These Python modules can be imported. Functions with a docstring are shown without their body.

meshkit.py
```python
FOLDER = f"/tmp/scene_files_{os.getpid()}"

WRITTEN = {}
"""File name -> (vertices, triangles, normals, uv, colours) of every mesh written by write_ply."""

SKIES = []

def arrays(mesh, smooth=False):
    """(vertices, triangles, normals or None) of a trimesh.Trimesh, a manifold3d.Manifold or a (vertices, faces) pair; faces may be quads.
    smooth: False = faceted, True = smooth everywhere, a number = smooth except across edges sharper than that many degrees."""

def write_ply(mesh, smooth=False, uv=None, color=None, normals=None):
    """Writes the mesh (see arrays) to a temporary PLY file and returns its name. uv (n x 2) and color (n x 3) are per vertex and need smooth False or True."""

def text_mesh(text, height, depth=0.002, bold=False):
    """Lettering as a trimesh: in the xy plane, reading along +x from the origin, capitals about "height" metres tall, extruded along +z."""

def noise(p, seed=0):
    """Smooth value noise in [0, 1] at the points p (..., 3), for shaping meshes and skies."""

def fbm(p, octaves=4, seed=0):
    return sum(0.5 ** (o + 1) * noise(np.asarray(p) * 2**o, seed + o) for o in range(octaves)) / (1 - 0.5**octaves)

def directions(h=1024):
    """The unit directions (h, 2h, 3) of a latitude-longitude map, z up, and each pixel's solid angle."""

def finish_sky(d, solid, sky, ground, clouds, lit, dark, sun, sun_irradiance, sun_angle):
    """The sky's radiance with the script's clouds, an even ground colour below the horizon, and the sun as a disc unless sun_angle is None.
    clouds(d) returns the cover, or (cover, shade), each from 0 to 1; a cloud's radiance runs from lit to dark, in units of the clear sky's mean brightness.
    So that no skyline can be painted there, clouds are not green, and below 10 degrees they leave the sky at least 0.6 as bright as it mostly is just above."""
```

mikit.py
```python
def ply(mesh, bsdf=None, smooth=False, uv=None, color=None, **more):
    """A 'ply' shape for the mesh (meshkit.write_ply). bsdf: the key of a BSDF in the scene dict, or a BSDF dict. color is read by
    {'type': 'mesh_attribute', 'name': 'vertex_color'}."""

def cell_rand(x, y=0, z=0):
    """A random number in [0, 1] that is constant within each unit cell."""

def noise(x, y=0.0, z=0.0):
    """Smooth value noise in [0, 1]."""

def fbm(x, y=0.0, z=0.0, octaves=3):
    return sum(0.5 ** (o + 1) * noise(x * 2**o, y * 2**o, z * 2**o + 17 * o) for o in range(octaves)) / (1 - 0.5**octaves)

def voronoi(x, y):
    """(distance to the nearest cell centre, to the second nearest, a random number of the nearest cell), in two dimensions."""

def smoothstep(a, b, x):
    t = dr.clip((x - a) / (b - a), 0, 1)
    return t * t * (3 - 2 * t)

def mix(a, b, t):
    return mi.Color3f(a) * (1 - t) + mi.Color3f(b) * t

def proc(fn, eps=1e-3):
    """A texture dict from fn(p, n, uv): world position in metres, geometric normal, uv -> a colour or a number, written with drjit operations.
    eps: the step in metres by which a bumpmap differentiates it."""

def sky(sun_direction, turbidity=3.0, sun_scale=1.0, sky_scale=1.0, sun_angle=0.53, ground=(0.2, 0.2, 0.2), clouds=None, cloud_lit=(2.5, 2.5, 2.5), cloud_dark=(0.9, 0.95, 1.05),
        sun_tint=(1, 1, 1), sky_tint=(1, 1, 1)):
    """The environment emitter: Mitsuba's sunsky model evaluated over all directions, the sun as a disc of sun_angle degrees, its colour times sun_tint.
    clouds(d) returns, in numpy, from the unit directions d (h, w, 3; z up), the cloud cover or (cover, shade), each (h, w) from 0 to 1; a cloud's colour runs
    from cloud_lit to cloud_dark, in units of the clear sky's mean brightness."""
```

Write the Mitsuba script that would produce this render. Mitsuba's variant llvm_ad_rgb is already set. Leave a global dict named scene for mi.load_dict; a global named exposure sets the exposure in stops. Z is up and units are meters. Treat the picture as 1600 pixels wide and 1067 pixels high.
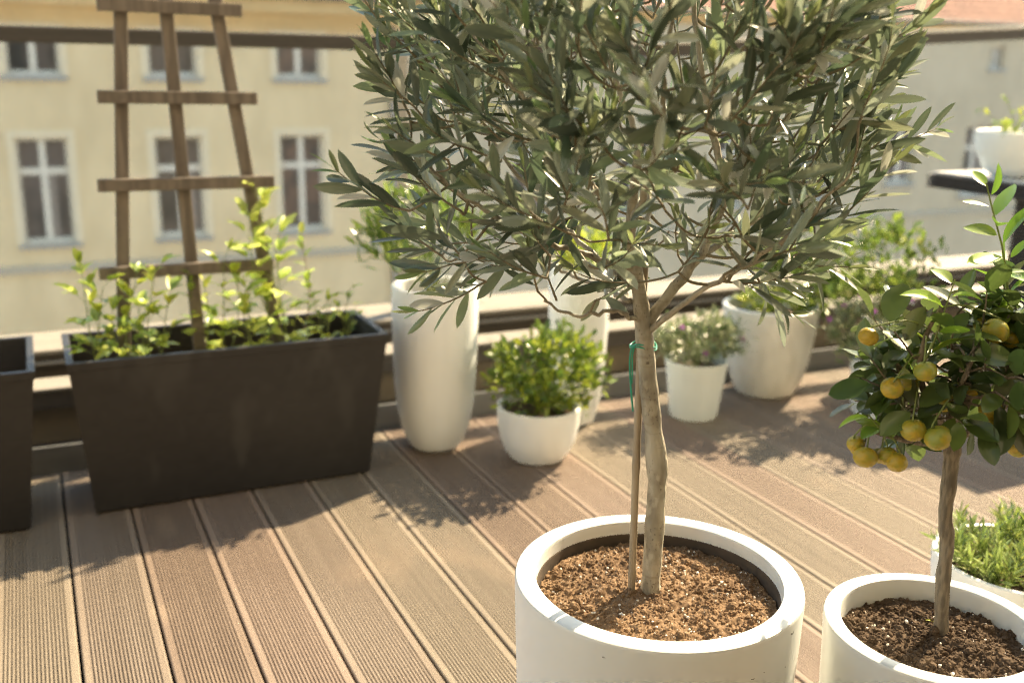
import math
import numpy as np
import trimesh
import mitsuba as mi
import drjit as dr
import mikit
import meshkit

T = mi.ScalarTransform4f
scene, labels = {}, {}

# ------------------------------------------------------------------ camera, sky, exposure
CAM_H, PITCH, ROLL, YAW, FPX = 1.0916, 0.26299, 0.017685, 0.440675, 1600.0
C = np.array([0, 0, CAM_H])
FW = np.array([math.sin(YAW) * math.cos(PITCH), math.cos(YAW) * math.cos(PITCH), -math.sin(PITCH)])
_r0 = np.array([math.cos(YAW), -math.sin(YAW), 0])
_u0 = np.cross(_r0, FW)
RR = _r0 * math.cos(ROLL) + _u0 * math.sin(ROLL)
UU = -_r0 * math.sin(ROLL) + _u0 * math.cos(ROLL)
HEAD = np.array([math.sin(YAW), math.cos(YAW), 0])
scene['camera'] = {'type': 'thinlens', 'fov': 53.1301, 'fov_axis': 'x', 'near_clip': 0.05, 'far_clip': 2000.0,
                   'aperture_radius': 0.0056, 'focus_distance': 1.36,
                   'to_world': T().look_at(origin=C.tolist(), target=(C + FW).tolist(), up=UU.tolist())}
SUN = np.array([1.13, 0.52, 1.0])
scene['sky_light'] = mikit.sky(SUN.tolist(), turbidity=4.0, sun_tint=(1.0, 0.975, 0.88), sky_tint=(1.0, 0.895, 0.725), sun_angle=0.6,
                               ground=(0.3, 0.27, 0.22))
exposure = 3.8


# ------------------------------------------------------------------ measuring helpers: a pixel of the photograph and the plane it lies on
def ray(px, py):
    return FW + (px - 800) / FPX * RR - (py - 533.5) / FPX * UU


def on_z(px, py, z=0.0):
    d = ray(px, py)
    return C + d * ((z - CAM_H) / d[2])


def on_y(px, py, y):
    d = ray(px, py)
    return C + d * (y / d[1])


def on_h(px, py, hd):
    """point at the horizontal distance hd along the camera's heading"""
    d = ray(px, py)
    return C + d * (hd / (d @ HEAD))


def to_px(P):
    q = np.asarray(P, float) - C
    w = q @ FW
    return np.stack([800 + FPX * (q @ RR) / w, 533.5 - FPX * (q @ UU) / w, w], -1)


# ------------------------------------------------------------------ scene helpers
def numbered(key):
    used = lambda k: k in scene or k in labels or any(x.startswith(k + '__') for x in scene)
    if not used(key):
        return key
    n = 1
    while used(f'{key}_{n:03d}'):
        n += 1
    return f'{key}_{n:03d}'


_count = {}


def child(parent, name):
    k = (parent, name)
    n = _count.get(k, 0)
    _count[k] = n + 1
    return f'{parent}__{name}' + (f'_{n:03d}' if n else '')


def thing(name, label, cat, group=None):
    key = numbered(name)
    labels[key] = {'label': label, 'category': cat}
    if group:
        labels[key]['group'] = group
    return key


def part(parent, name, mesh, bsdf, smooth=False, label=None, stuff=False, color=None, uv=None):
    key = child(parent, name)
    scene[key] = mikit.ply(mesh, bsdf, smooth=smooth, color=color, uv=uv)
    if label or stuff:
        labels[key] = {}
        if label:
            labels[key]['label'] = label
        if stuff:
            labels[key]['kind'] = 'stuff'
    return key


def put(parent, name, ply, matrix):
    key = child(parent, name)
    scene[key] = {**ply, 'to_world': T(matrix)}
    return key


def structure(name, mesh, bsdf, label, cat, smooth=False):
    scene[name] = mikit.ply(mesh, bsdf, smooth=smooth)
    labels[name] = {'label': label, 'category': cat, 'kind': 'structure'}
    return name


def box(x0, x1, y0, y1, z0, z1, bevel=0.0):
    if bevel <= 0:
        m = trimesh.creation.box(extents=(x1 - x0, y1 - y0, z1 - z0))
        m.apply_translation(((x0 + x1) / 2, (y0 + y1) / 2, (z0 + z1) / 2))
        return m
    pts = []
    for sx in (0, 1):
        for sy in (0, 1):
            for sz in (0, 1):
                c = np.array([x1 if sx else x0, y1 if sy else y0, z1 if sz else z0])
                s = np.array([-1 if sx else 1, -1 if sy else 1, -1 if sz else 1]) * bevel
                for k in range(3):
                    q = s.copy()
                    q[k] = 0
                    pts.append(c + q)
    return trimesh.convex.convex_hull(np.array(pts))


def join(ms):
    return trimesh.util.concatenate(ms)


def tube(points, radii, sides=8, caps=True):
    p = np.asarray(points, float)
    radii = np.broadcast_to(np.asarray(radii, float), (len(p),))
    t = np.gradient(p, axis=0)
    t /= np.linalg.norm(t, axis=1, keepdims=True) + 1e-12
    a = np.cross(t[0], [0, 0, 1.0] if abs(t[0][2]) < 0.9 else [1.0, 0, 0])
    a /= np.linalg.norm(a)
    A = []
    for k in range(len(p)):
        a = a - t[k] * (a @ t[k])
        a /= np.linalg.norm(a) + 1e-12
        A.append(a)
    A = np.array(A)
    B = np.cross(t, A)
    ang = np.arange(sides) * 2 * np.pi / sides
    v = p[:, None] + radii[:, None, None] * (np.cos(ang)[None, :, None] * A[:, None] + np.sin(ang)[None, :, None] * B[:, None])
    i, j = np.meshgrid(np.arange(len(p) - 1), np.arange(sides), indexing='ij')
    q = np.stack([i * sides + j, i * sides + (j + 1) % sides, (i + 1) * sides + (j + 1) % sides, (i + 1) * sides + j], -1).reshape(-1, 4)
    f = np.vstack([q[:, [0, 1, 2]], q[:, [0, 2, 3]]])
    v = v.reshape(-1, 3)
    if caps:
        n = len(v)
        v = np.vstack([v, p[:1], p[-1:]])
        s = np.arange(sides)
        e = (len(p) - 1) * sides
        f = np.vstack([f, np.stack([np.full(sides, n), (s + 1) % sides, s], 1), np.stack([np.full(sides, n + 1), e + s, e + (s + 1) % sides], 1)])
    return v, f


def spline(pts, n):
    """smooth curve through the points (Catmull-Rom)"""
    p = np.asarray(pts, float)
    if len(p) == 2:
        return p[0] + (p[1] - p[0]) * np.linspace(0, 1, n)[:, None]
    q = np.vstack([2 * p[0] - p[1], p, 2 * p[-1] - p[-2]])
    u = np.linspace(0, len(p) - 1, n)
    i = np.minimum(u.astype(int), len(p) - 2)
    t = (u - i)[:, None]
    a, b, c, d = q[i], q[i + 1], q[i + 2], q[i + 3]
    return 0.5 * (2 * b + (c - a) * t + (2 * a - 5 * b + 4 * c - d) * t ** 2 + (3 * b - a - 3 * c + d) * t ** 3)


def lathe(profile, sides=72, caps=True):
    """profile: (r, z) from the outside bottom over the rim to the inside bottom"""
    pr = np.asarray(profile, float)
    a = np.arange(sides) * 2 * np.pi / sides
    v = np.stack([pr[:, :1] * np.cos(a), pr[:, :1] * np.sin(a), np.repeat(pr[:, 1:], sides, 1)], -1).reshape(-1, 3)
    i, j = np.meshgrid(np.arange(len(pr) - 1), np.arange(sides), indexing='ij')
    q = np.stack([i * sides + j, i * sides + (j + 1) % sides, (i + 1) * sides + (j + 1) % sides, (i + 1) * sides + j], -1).reshape(-1, 4)
    f = np.vstack([q[:, [0, 1, 2]], q[:, [0, 2, 3]]])
    if not caps:
        return trimesh.Trimesh(v, f, process=False)
    m = len(v)
    v = np.vstack([v, [[0, 0, pr[0, 1]], [0, 0, pr[-1, 1]]]])
    s = np.arange(sides)
    e = (len(pr) - 1) * sides
    f = np.vstack([f, np.stack([np.full(sides, m), (s + 1) % sides, s], 1), np.stack([np.full(sides, m + 1), e + s, e + (s + 1) % sides], 1)])
    return trimesh.Trimesh(v, f, process=False)


class Acc:
    """collects pieces of one mesh, with a colour per vertex"""

    def __init__(self):
        self.v, self.f, self.c, self.n = [], [], [], 0

    def add(self, v, f, color=(1, 1, 1)):
        v = np.asarray(v, float)
        self.v.append(v)
        self.f.append(np.asarray(f) + self.n)
        self.c.append(np.broadcast_to(np.asarray(color, float), (len(v), 3)))
        self.n += len(v)

    def mesh(self):
        return np.vstack(self.v), np.vstack(self.f)

    def color(self):
        return np.vstack(self.c)


def unit(v):
    v = np.asarray(v, float)
    return v / (np.linalg.norm(v) + 1e-12)


def leaf(L, W, bend=0.15, fold=0.25, twist=0.0, n=8, belly=0.5, tipw=0.0, wave=0.0):
    """a leaf along +x from the origin, upper side +z: (vertices, triangles)"""
    t = np.linspace(0, 1, n + 1)
    w = W / 2 * np.sin(np.pi * t ** (math.log(0.5) / math.log(belly))) ** 0.62 * (1 - tipw * t)
    w = np.maximum(w, W * 0.035)
    w[-1] = W * 0.01
    x = L * (t - 0.12 * abs(bend) * t ** 2)
    z = -bend * L * t ** 2
    cols = np.array([-1, -0.5, 0, 0.5, 1])
    V = []
    for k in range(n + 1):
        ang = twist * t[k]
        for c in cols:
            y, h = c * w[k], abs(c) ** 1.5 * w[k] * fold * 2 + wave * w[k] * math.sin(9 * t[k] + 2 * c) * abs(c)
            V.append([x[k], y * math.cos(ang) - h * math.sin(ang), z[k] + y * math.sin(ang) + h * math.cos(ang)])
    F = []
    for k in range(n):
        for c in range(4):
            a, b = k * 5 + c, (k + 1) * 5 + c
            F += [[a, b, b + 1], [a, b + 1, a + 1]]
    return np.array(V), np.array(F)


def frame(origin, d, n):
    """matrix that lays a leaf along d with its upper side towards n"""
    x = unit(d)
    y = unit(np.cross(n, x))
    z = np.cross(x, y)
    M = np.eye(4)
    M[:3, 0], M[:3, 1], M[:3, 2], M[:3, 3] = x, y, z, origin
    return M


def apply(M, v):
    return v @ M[:3, :3].T + M[:3, 3]


# ------------------------------------------------------------------ materials
def rgb(*c):
    return {'type': 'rgb', 'value': list(c)}


def col(fn):
    return mikit.proc(fn)


def principled(base, rough=0.5, **k):
    return {'type': 'twosided', 'b': {'type': 'principled', 'base_color': base, 'roughness': rough, **k}}


nz, fb, mix, sst = mikit.noise, mikit.fbm, mikit.mix, mikit.smoothstep
M = {}


def mat(name, d):
    scene['mat_' + name] = d
    M[name] = 'mat_' + name


for _i, (_a, _b) in enumerate([((.194, .161, .131), (.152, .124, .099)), ((.201, .158, .129), (.155, .119, .095)), ((.194, .166, .131), (.152, .129, .100)), ((.182, .142, .112), (.140, .107, .084))]):
    def _board(p, n, uv, a=_a, b=_b):
        streak = fb(p.x * 160, p.y * 2.2, 3.0)
        blot = fb(p.x * 4, p.y * 2.3, 7.0 + _i)
        speck = nz(p.x * 900, p.y * 260, p.z * 900)
        c = mix(b, a, sst(0.25, 0.75, streak * 0.5 + blot * 0.42 + speck * 0.08))
        return mix(c, (.27, .21, .155), sst(0.62, 0.85, fb(p.x * 9, p.y * 5, 4.0)) * 0.35)
    mat(f'board{_i}', principled(col(_board), 0.72, specular=0.2))
mat('joist', principled(rgb(.02, .017, .014), 0.9))
mat('gloss_white', principled(col(lambda p, n, uv: mix((.55, .575, .565), (.475, .49, .465), sst(.62, .9, fb(p.x * 14, p.y * 14, p.z * 9)) * .35 + sst(.80, .86, nz(p.x * 60, p.y * 60, p.z * 60)) * sst(.5, .8, fb(p.x * 9, p.y * 9, p.z * 9)) * .25)), 0.22, specular=0.5, clearcoat=0.5, clearcoat_gloss=0.9))
mat('satin_white', principled(col(lambda p, n, uv: mix((.70, .73, .735), (.62, .645, .65), fb(p.x * 60, p.y * 60, p.z * 3) * .6)), 0.4, specular=0.5))
mat('cool_white', principled(col(lambda p, n, uv: mix((.60, .67, .69), (.54, .60, .62), fb(p.x * 20, p.y * 20, p.z * 20) * .6)), 0.45))
mat('cream_glaze', principled(col(lambda p, n, uv: mix((.68, .69, .65), (.57, .575, .53), sst(.3, .8, fb(p.x * 30, p.y * 30, p.z * 7)))), 0.4))
mat('mark', principled(rgb(.10, .09, .08), 0.7))


def _dark_planter(p, n, uv):
    g = fb(p.x * 9, p.y * 9, p.z * 9) * .55 + fb(p.x * 45, p.y * 45, p.z * 45) * .45
    dust = sst(.55, .8, fb(p.x * 14, p.y * 14, p.z * 5))
    return mix(mix((.0245, .0235, .0235), (.0135, .013, .013), g), (.046, .045, .043), dust * .4)


mat('planter', {'type': 'twosided', 'b': {'type': 'bumpmap', 'scale': 1.0, 'arbitrary': mikit.proc(lambda p, n, uv: 0.0006 * fb(p.x * 60 + p.y * 60, p.z * 160, 2.0), eps=6e-4), 'b': {'type': 'principled', 'base_color': col(_dark_planter), 'roughness': 0.48, 'specular': 0.45}}})


def _wood(a, b):
    def f(p, n, uv):
        g = fb(p.x * 90 + p.y * 40, p.y * 60, p.z * 7)
        return mix(b, a, sst(.25, .75, g))
    return col(f)


mat('trellis', principled(_wood((.150, .124, .098), (.085, .070, .055)), 0.75))
mat('stake', principled(_wood((.30, .245, .17), (.20, .16, .11)), 0.6))


def _bark(p, n, uv):
    g = fb(p.x * 60, p.y * 60, p.z * 22)
    s = sst(.48, .75, fb(p.x * 150, p.y * 150, p.z * 60, 4))
    ringy = sst(.60, .74, fb(p.x * 25, p.y * 25, p.z * 190 + 3))
    k = sst(.60, .74, fb(p.x * 420 + 9, p.y * 420, p.z * 210, 3)) * sst(.42, .62, fb(p.x * 55, p.y * 55, p.z * 26))
    c = mix((.36, .335, .265), (.175, .155, .115), sst(.15, .85, g))
    c = mix(c, (.40, .37, .29), s * .5)
    return mix(mix(c, (.16, .13, .09), ringy * .3), (.085, .068, .045), k * .7)


mat('bark', {'type': 'twosided', 'b': {'type': 'bumpmap', 'scale': 1.0, 'arbitrary': mikit.proc(lambda p, n, uv: 0.0026 * fb(p.x * 90, p.y * 90, p.z * 60) + 0.0012 * fb(p.x * 330, p.y * 330, p.z * 170), eps=4e-4), 'b': {'type': 'principled', 'base_color': col(_bark), 'roughness': 0.7}}})
mat('bark_dark', {'type': 'twosided', 'b': {'type': 'bumpmap', 'scale': 1.0, 'arbitrary': mikit.proc(lambda p, n, uv: 0.003 * fb(p.x * 220, p.y * 220, p.z * 35), eps=5e-4), 'b': {'type': 'principled', 'base_color': col(lambda p, n, uv: mix((.19, .158, .112), (.095, .079, .057), sst(.3, .7, fb(p.x * 260, p.y * 260, p.z * 40)))), 'roughness': 0.75}}})
mat('twig', principled(rgb(.17, .145, .09), 0.65))
mat('green_twig', principled(rgb(.16, .20, .055), 0.55))
mat('red_twig', principled(rgb(.20, .10, .06), 0.6))
VC = {'type': 'mesh_attribute', 'name': 'vertex_color'}


# one material for all leaves: a gloss on both sides over light that passes through; the colour is each leaf's own
mat('leaf', {'type': 'blendbsdf', 'weight': 0.54,
             'a': {'type': 'principledthin', 'base_color': VC, 'roughness': 0.5, 'diff_trans': 1.3},
             'b': {'type': 'twosided', 'b': {'type': 'principled', 'base_color': VC, 'roughness': 0.28, 'specular': 0.75}}})
mat('petal', {'type': 'principledthin', 'base_color': rgb(.42, .16, .45), 'roughness': 0.6, 'diff_trans': 1.0})
mat('soil_brown', principled(col(lambda p, n, uv: mix(mix((.210, .142, .087), (.098, .063, .038), fb(p.x * 120, p.y * 120, p.z * 120) * .6 + sst(.35, .7, fb(p.x * 16, p.y * 16, 3.0)) * .4), (.36, .26, .165), sst(.60, .8, fb(p.x * 300, p.y * 300, p.z * 300)) * .6)), 0.95, specular=0.1))
mat('soil_dark', principled(col(lambda p, n, uv: mix(mix((.115, .084, .058), (.048, .034, .024), fb(p.x * 120, p.y * 120, p.z * 120) * .6 + sst(.35, .7, fb(p.x * 16, p.y * 16, 3.0)) * .4), (.17, .115, .075), sst(.62, .82, fb(p.x * 260, p.y * 260, p.z * 260)) * .6)), 0.95, specular=0.1))
mat('perlite', principled(rgb(.74, .70, .62), 0.85))
mat('fruit', {'type': 'twosided', 'b': {'type': 'bumpmap', 'scale': 1.0, 'arbitrary': mikit.proc(lambda p, n, uv: 0.0005 * nz(p.x * 900, p.y * 900, p.z * 900), eps=4e-4), 'b': {'type': 'principled', 'base_color': VC, 'roughness': 0.33, 'specular': 0.5}}})
mat('tie', principled(rgb(.02, .27, .18), 0.35))
mat('rail', principled(col(lambda p, n, uv: mix((.050, .044, .038), (.030, .026, .022), fb(p.x * 3, p.y * 30, p.z * 90))), 0.6))
mat('rail_trim', principled(rgb(.50, .49, .46), 0.5))
mat('post', principled(rgb(.30, .29, .27), 0.5, metallic=0.2))
mat('zinc', principled(col(lambda p, n, uv: mix((.20, .205, .20), (.13, .135, .13), fb(p.x * 5, p.y * 9, p.z * 30))), 0.5, metallic=0.3))
mat('coping', principled(col(lambda p, n, uv: mix((.22, .20, .165), (.15, .135, .11), fb(p.x * 7, p.y * 22, p.z * 20))), 0.75))
mat('dark_fascia', principled(col(lambda p, n, uv: mix((.075, .062, .048), (.045, .038, .03), fb(p.x * 6, p.y * 6, p.z * 70))), 0.6))
mat('brown_panel', principled(col(lambda p, n, uv: mix((.20, .16, .105), (.14, .11, .072), fb(p.x * 6, p.y * 6, p.z * 12))), 0.6))


def _plaster(a, b):
    def f(p, n, uv):
        s = fb(p.x * .35, p.y * .35, p.z * .55) * .65 + fb(p.x * 3.1, p.y * 3, p.z * .8) * .35
        return mix(a, b, sst(.3, .72, s))
    return col(f)


mat('plaster', principled(_plaster((.67, .565, .37), (.575, .48, .305)), 0.9, specular=0.1))
mat('plaster_pale', principled(_plaster((.52, .465, .35), (.455, .405, .30)), 0.9, specular=0.1))
mat('cornice', principled(_plaster((.62, .46, .24), (.52, .385, .20)), 0.9, specular=0.1))
mat('band', principled(rgb(.40, .37, .30), 0.9))
mat('trim', principled(rgb(.64, .575, .42), 0.85))
mat('window_frame', principled(rgb(.60, .585, .52), 0.6))
mat('sill', principled(rgb(.30, .31, .31), 0.5, metallic=0.3))
mat('pane_dark', principled(col(lambda p, n, uv: mix((.05, .05, .046), (.11, .095, .085), sst(.35, .65, fb(p.x * 2.2, p.y, p.z * .9)))), 0.1, specular=0.35))
mat('pane_brown', principled(col(lambda p, n, uv: mix((.15, .105, .08), (.075, .068, .06), sst(.35, .65, fb(p.x * 2.6, p.y, p.z * 2.1)))), 0.1, specular=0.3))
mat('curtain', principled(rgb(.24, .21, .185), 0.9))
mat('gutter', principled(rgb(.10, .095, .085), 0.5))
mat('roof_tile', principled(col(lambda p, n, uv: mix((.40, .20, .125), (.25, .12, .08), mikit.cell_rand(p.x * 4.5, p.y * 3.0, 0) * .6 + fb(p.x, p.y, p.z) * .4)), 0.85))
mat('added_dark_ring', principled(col(lambda p, n, uv: mix((.085, .062, .042), (.035, .027, .02), fb(p.x * 60, p.y * 60, p.z * 60))), 0.8))  # dark brown of the added inner ring, shade put into the colour
mat('house', principled(rgb(.50, .45, .35), 0.9))
mat('room', principled(rgb(.20, .17, .13), 0.9))
mat('street', principled(rgb(.16, .155, .15), 0.9))
mat('wicker', principled(rgb(.032, .027, .024), 0.5))
mat('glass_top', principled(rgb(.30, .32, .32), 0.12, specular=0.8))

# ------------------------------------------------------------------ the setting
structure('street', (np.array([[-900, -900, -14.], [900, -900, -14], [900, 900, -14], [-900, 900, -14]]), np.array([[0, 1, 2, 3]])), M['street'], 'grey street far below the terrace', 'street')
DECK_END = 2.875
structure('deck', box(-1.5, 5.2, -0.6, DECK_END, -0.12, -0.031), M['joist'], 'reddish brown grooved composite board deck of the roof terrace', 'deck')
labels['deck']['label'] = 'brown grooved board deck with dark gaps between the boards'
PITCH_B, GAP = 0.151, 0.0055


def board_mesh(x0, y0, y1, seed):
    wB = PITCH_B - GAP
    pr = [(0.0025, 0.0), (0.0005, -0.0012), (0.0, -0.003), (0.0, -0.026), (wB, -0.026), (wB, -0.003), (wB - 0.0005, -0.0012), (wB - 0.0025, 0.0)]
    n, m0 = 17, 0.0135
    step = (wB - 2 * m0) / n
    gr = []
    for k in range(n):
        a = wB - m0 - k * step - step * .28
        gr += [(a, 0.0), (a - step * .04, -0.0055), (a - step * .37, -0.0055), (a - step * .41, 0.0)]
    pr = np.array(pr + gr)[::-1]
    k = len(pr)
    v = np.vstack([np.c_[x0 + pr[:, 0], np.full(k, y0), pr[:, 1]], np.c_[x0 + pr[:, 0], np.full(k, y1), pr[:, 1]]])
    i = np.arange(k)
    f = np.vstack([np.stack([i, (i + 1) % k, (i + 1) % k + k], 1), np.stack([i, (i + 1) % k + k, i + k], 1)])
    return trimesh.Trimesh(v, f, process=False)


rng = np.random.default_rng(5)
kinds = [0, 3, 1, 0, 2, 2, 3, 3, 1, 2, 2, 1, 2, 0, 0, 1, 0, 2]
for k in range(-7, 31):
    x0 = 0.0013 + PITCH_B * k + GAP / 2
    part('deck', 'board', board_mesh(x0, -0.58, DECK_END - rng.uniform(0, .004), k), M[f'board{kinds[k % len(kinds)]}'])

# parapet: kerb flashing, recessed panel, two stepped copings
w = thing('parapet_wall', 'low stepped parapet with pale copings along the deck edge behind the pots', 'wall')
X0, X1 = -3.0, 8.0
part(w, 'kerb', box(X0, X1, 2.88, 2.888, -0.12, 0.075, .002), M['zinc'])
part(w, 'panel', box(X0, X1, 3.045, 3.10, -0.30, 0.14), M['brown_panel'])
part(w, 'base', box(X0, X1, 2.888, 3.045, -0.3, 0.03), M['dark_fascia'])
part(w, 'coping', box(X0, X1, 3.0, 3.115, 0.192, 0.202, .002), M['coping'])
part(w, 'fascia', box(X0, X1, 3.006, 3.11, 0.140, 0.192), M['dark_fascia'])
part(w, 'fascia', box(X0, X1, 3.262, 3.30, 0.0, 0.232), M['dark_fascia'])
part(w, 'coping', box(X0, X1, 3.25, 3.49, 0.232, 0.247, .003), M['coping'])
part(w, 'ledge', box(X0, X1, 3.10, 3.262, 0.0, 0.12), M['dark_fascia'])
part(w, 'strip', box(X0, X1, 3.235, 3.262, 0.205, 0.212), M['coping'])
part(w, 'base', box(X0, X1, 3.30, 3.49, -0.3, 0.232), M['dark_fascia'])

r = thing('railing', 'dark horizontal handrail across the top above the parapet', 'railing')
xb, zb = 2.2, 1.175
part(r, 'handrail', box(-3, xb, 3.31, 3.37, 1.131, 1.176, .004), M['rail'])


def tilted_bar(x0, z0, x1, z1, y0, y1, h):
    v = np.array([[x, y, z + dz] for x, z in ((x0, z0), (x1, z1)) for y in (y0, y1) for dz in (-h, 0)])
    return trimesh.convex.convex_hull(v)


part(r, 'handrail', tilted_bar(xb, 1.175, 6.0, 1.175 + 3.8 * .0605, 3.31, 3.37, .044), M['rail'])
part(r, 'trim', tilted_bar(xb, 1.189, 6.0, 1.189 + 3.8 * .0605, 3.305, 3.372, .0135), M['rail_trim'], label='pale metal strip along the top of the handrail')
part(r, 'post', box(1.122, 1.168, 3.315, 3.365, 0.247, 1.131, .004), M['post'])
part(r, 'post', box(-1.6, -1.55, 3.315, 3.365, 0.247, 1.131, .004), M['post'])
part(r, 'post', box(5.0, 5.05, 3.315, 3.365, 0.247, 1.33, .004), M['post'])

# unseen wall and room behind the camera, added to block sky and bounce light
hw = thing('added_house_wall', 'unseen house wall with an open door behind the viewpoint, added to shape the light', 'wall')
part(hw, 'wall', join([box(-7, -1.0, -.62, -.32, -14, 5.5), box(1.6, 9, -.62, -.32, -14, 5.5), box(-1.0, 1.6, -.62, -.32, 2.3, 5.5)]), 'mat_house')
part(hw, 'room', join([box(-1.3, 1.9, -4.0, -3.9, -.1, 2.6), box(-1.4, -1.3, -4, -.62, -.1, 2.6), box(1.9, 2.0, -4, -.62, -.1, 2.6), box(-1.4, 2.0, -4, -.62, 2.5, 2.6), box(-1.4, 2.0, -4, -.62, -.1, 0)]), 'mat_room')

# ------------------------------------------------------------------ buildings across the street
YF = 24.0


def window(parent, cx, z0, z1, wd, yw, transom=True, pane='pane_dark', curt=None):
    """casement window set back in its opening"""
    zs = z1 - 0.32 * (z1 - z0) if transom else None
    y = yw + 0.15
    fr = [box(cx - wd / 2, cx - wd / 2 + .075, y, y + .08, z0, z1), box(cx + wd / 2 - .075, cx + wd / 2, y, y + .08, z0, z1),
          box(cx - wd / 2 + .075, cx + wd / 2 - .075, y, y + .08, z1 - .075, z1), box(cx - wd / 2 + .075, cx + wd / 2 - .075, y, y + .08, z0, z0 + .10),
          box(cx - .065, cx + .065, y - .02, y + .06, z0 + .1, z1 - .075)]
    if transom:
        fr += [box(cx - wd / 2 + .075, cx - .065, y - .01, y + .07, zs - .07, zs + .07), box(cx + .065, cx + wd / 2 - .075, y - .01, y + .07, zs - .07, zs + .07)]
    wk = part(parent, 'window', join(fr), M['window_frame'])
    for s in (-1, 1):
        xa, xb_ = (cx - wd / 2 + .075, cx - .065) if s < 0 else (cx + .065, cx + wd / 2 - .075)
        for za, zc in (((z0 + .1, zs - .07), (zs + .07, z1 - .075)) if transom else ((z0 + .1, z1 - .075),)):
            part(wk, 'pane', box(xa, xb_, y + .035, y + .045, za, zc), M[pane])
    if curt is not None:
        part(wk, 'curtain', box(cx + wd * curt, cx + wd * (curt + .22), y + .02, y + .033, z0 + .11, (zs or z1) - .08), M['curtain'])
    part(wk, 'sill', box(cx - wd / 2 - .1, cx + wd / 2 + .1, yw - .09, yw + .1, z0 - .10, z0 - .002), M['sill'])
    return wk


def wall_mesh(x0, x1, z0, z1, holes, y, depth=0.3):
    from shapely.geometry import box as sbox
    p = sbox(x0, z0, x1, z1)
    for h in holes:
        p = p.difference(sbox(*h))
    m = trimesh.creation.extrude_polygon(p, depth, engine='earcut')
    v = np.array(m.vertices)
    m.vertices = np.stack([v[:, 0], y + depth - v[:, 2], v[:, 1]], -1)
    m.invert() if m.volume < 0 else None
    return m


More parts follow.
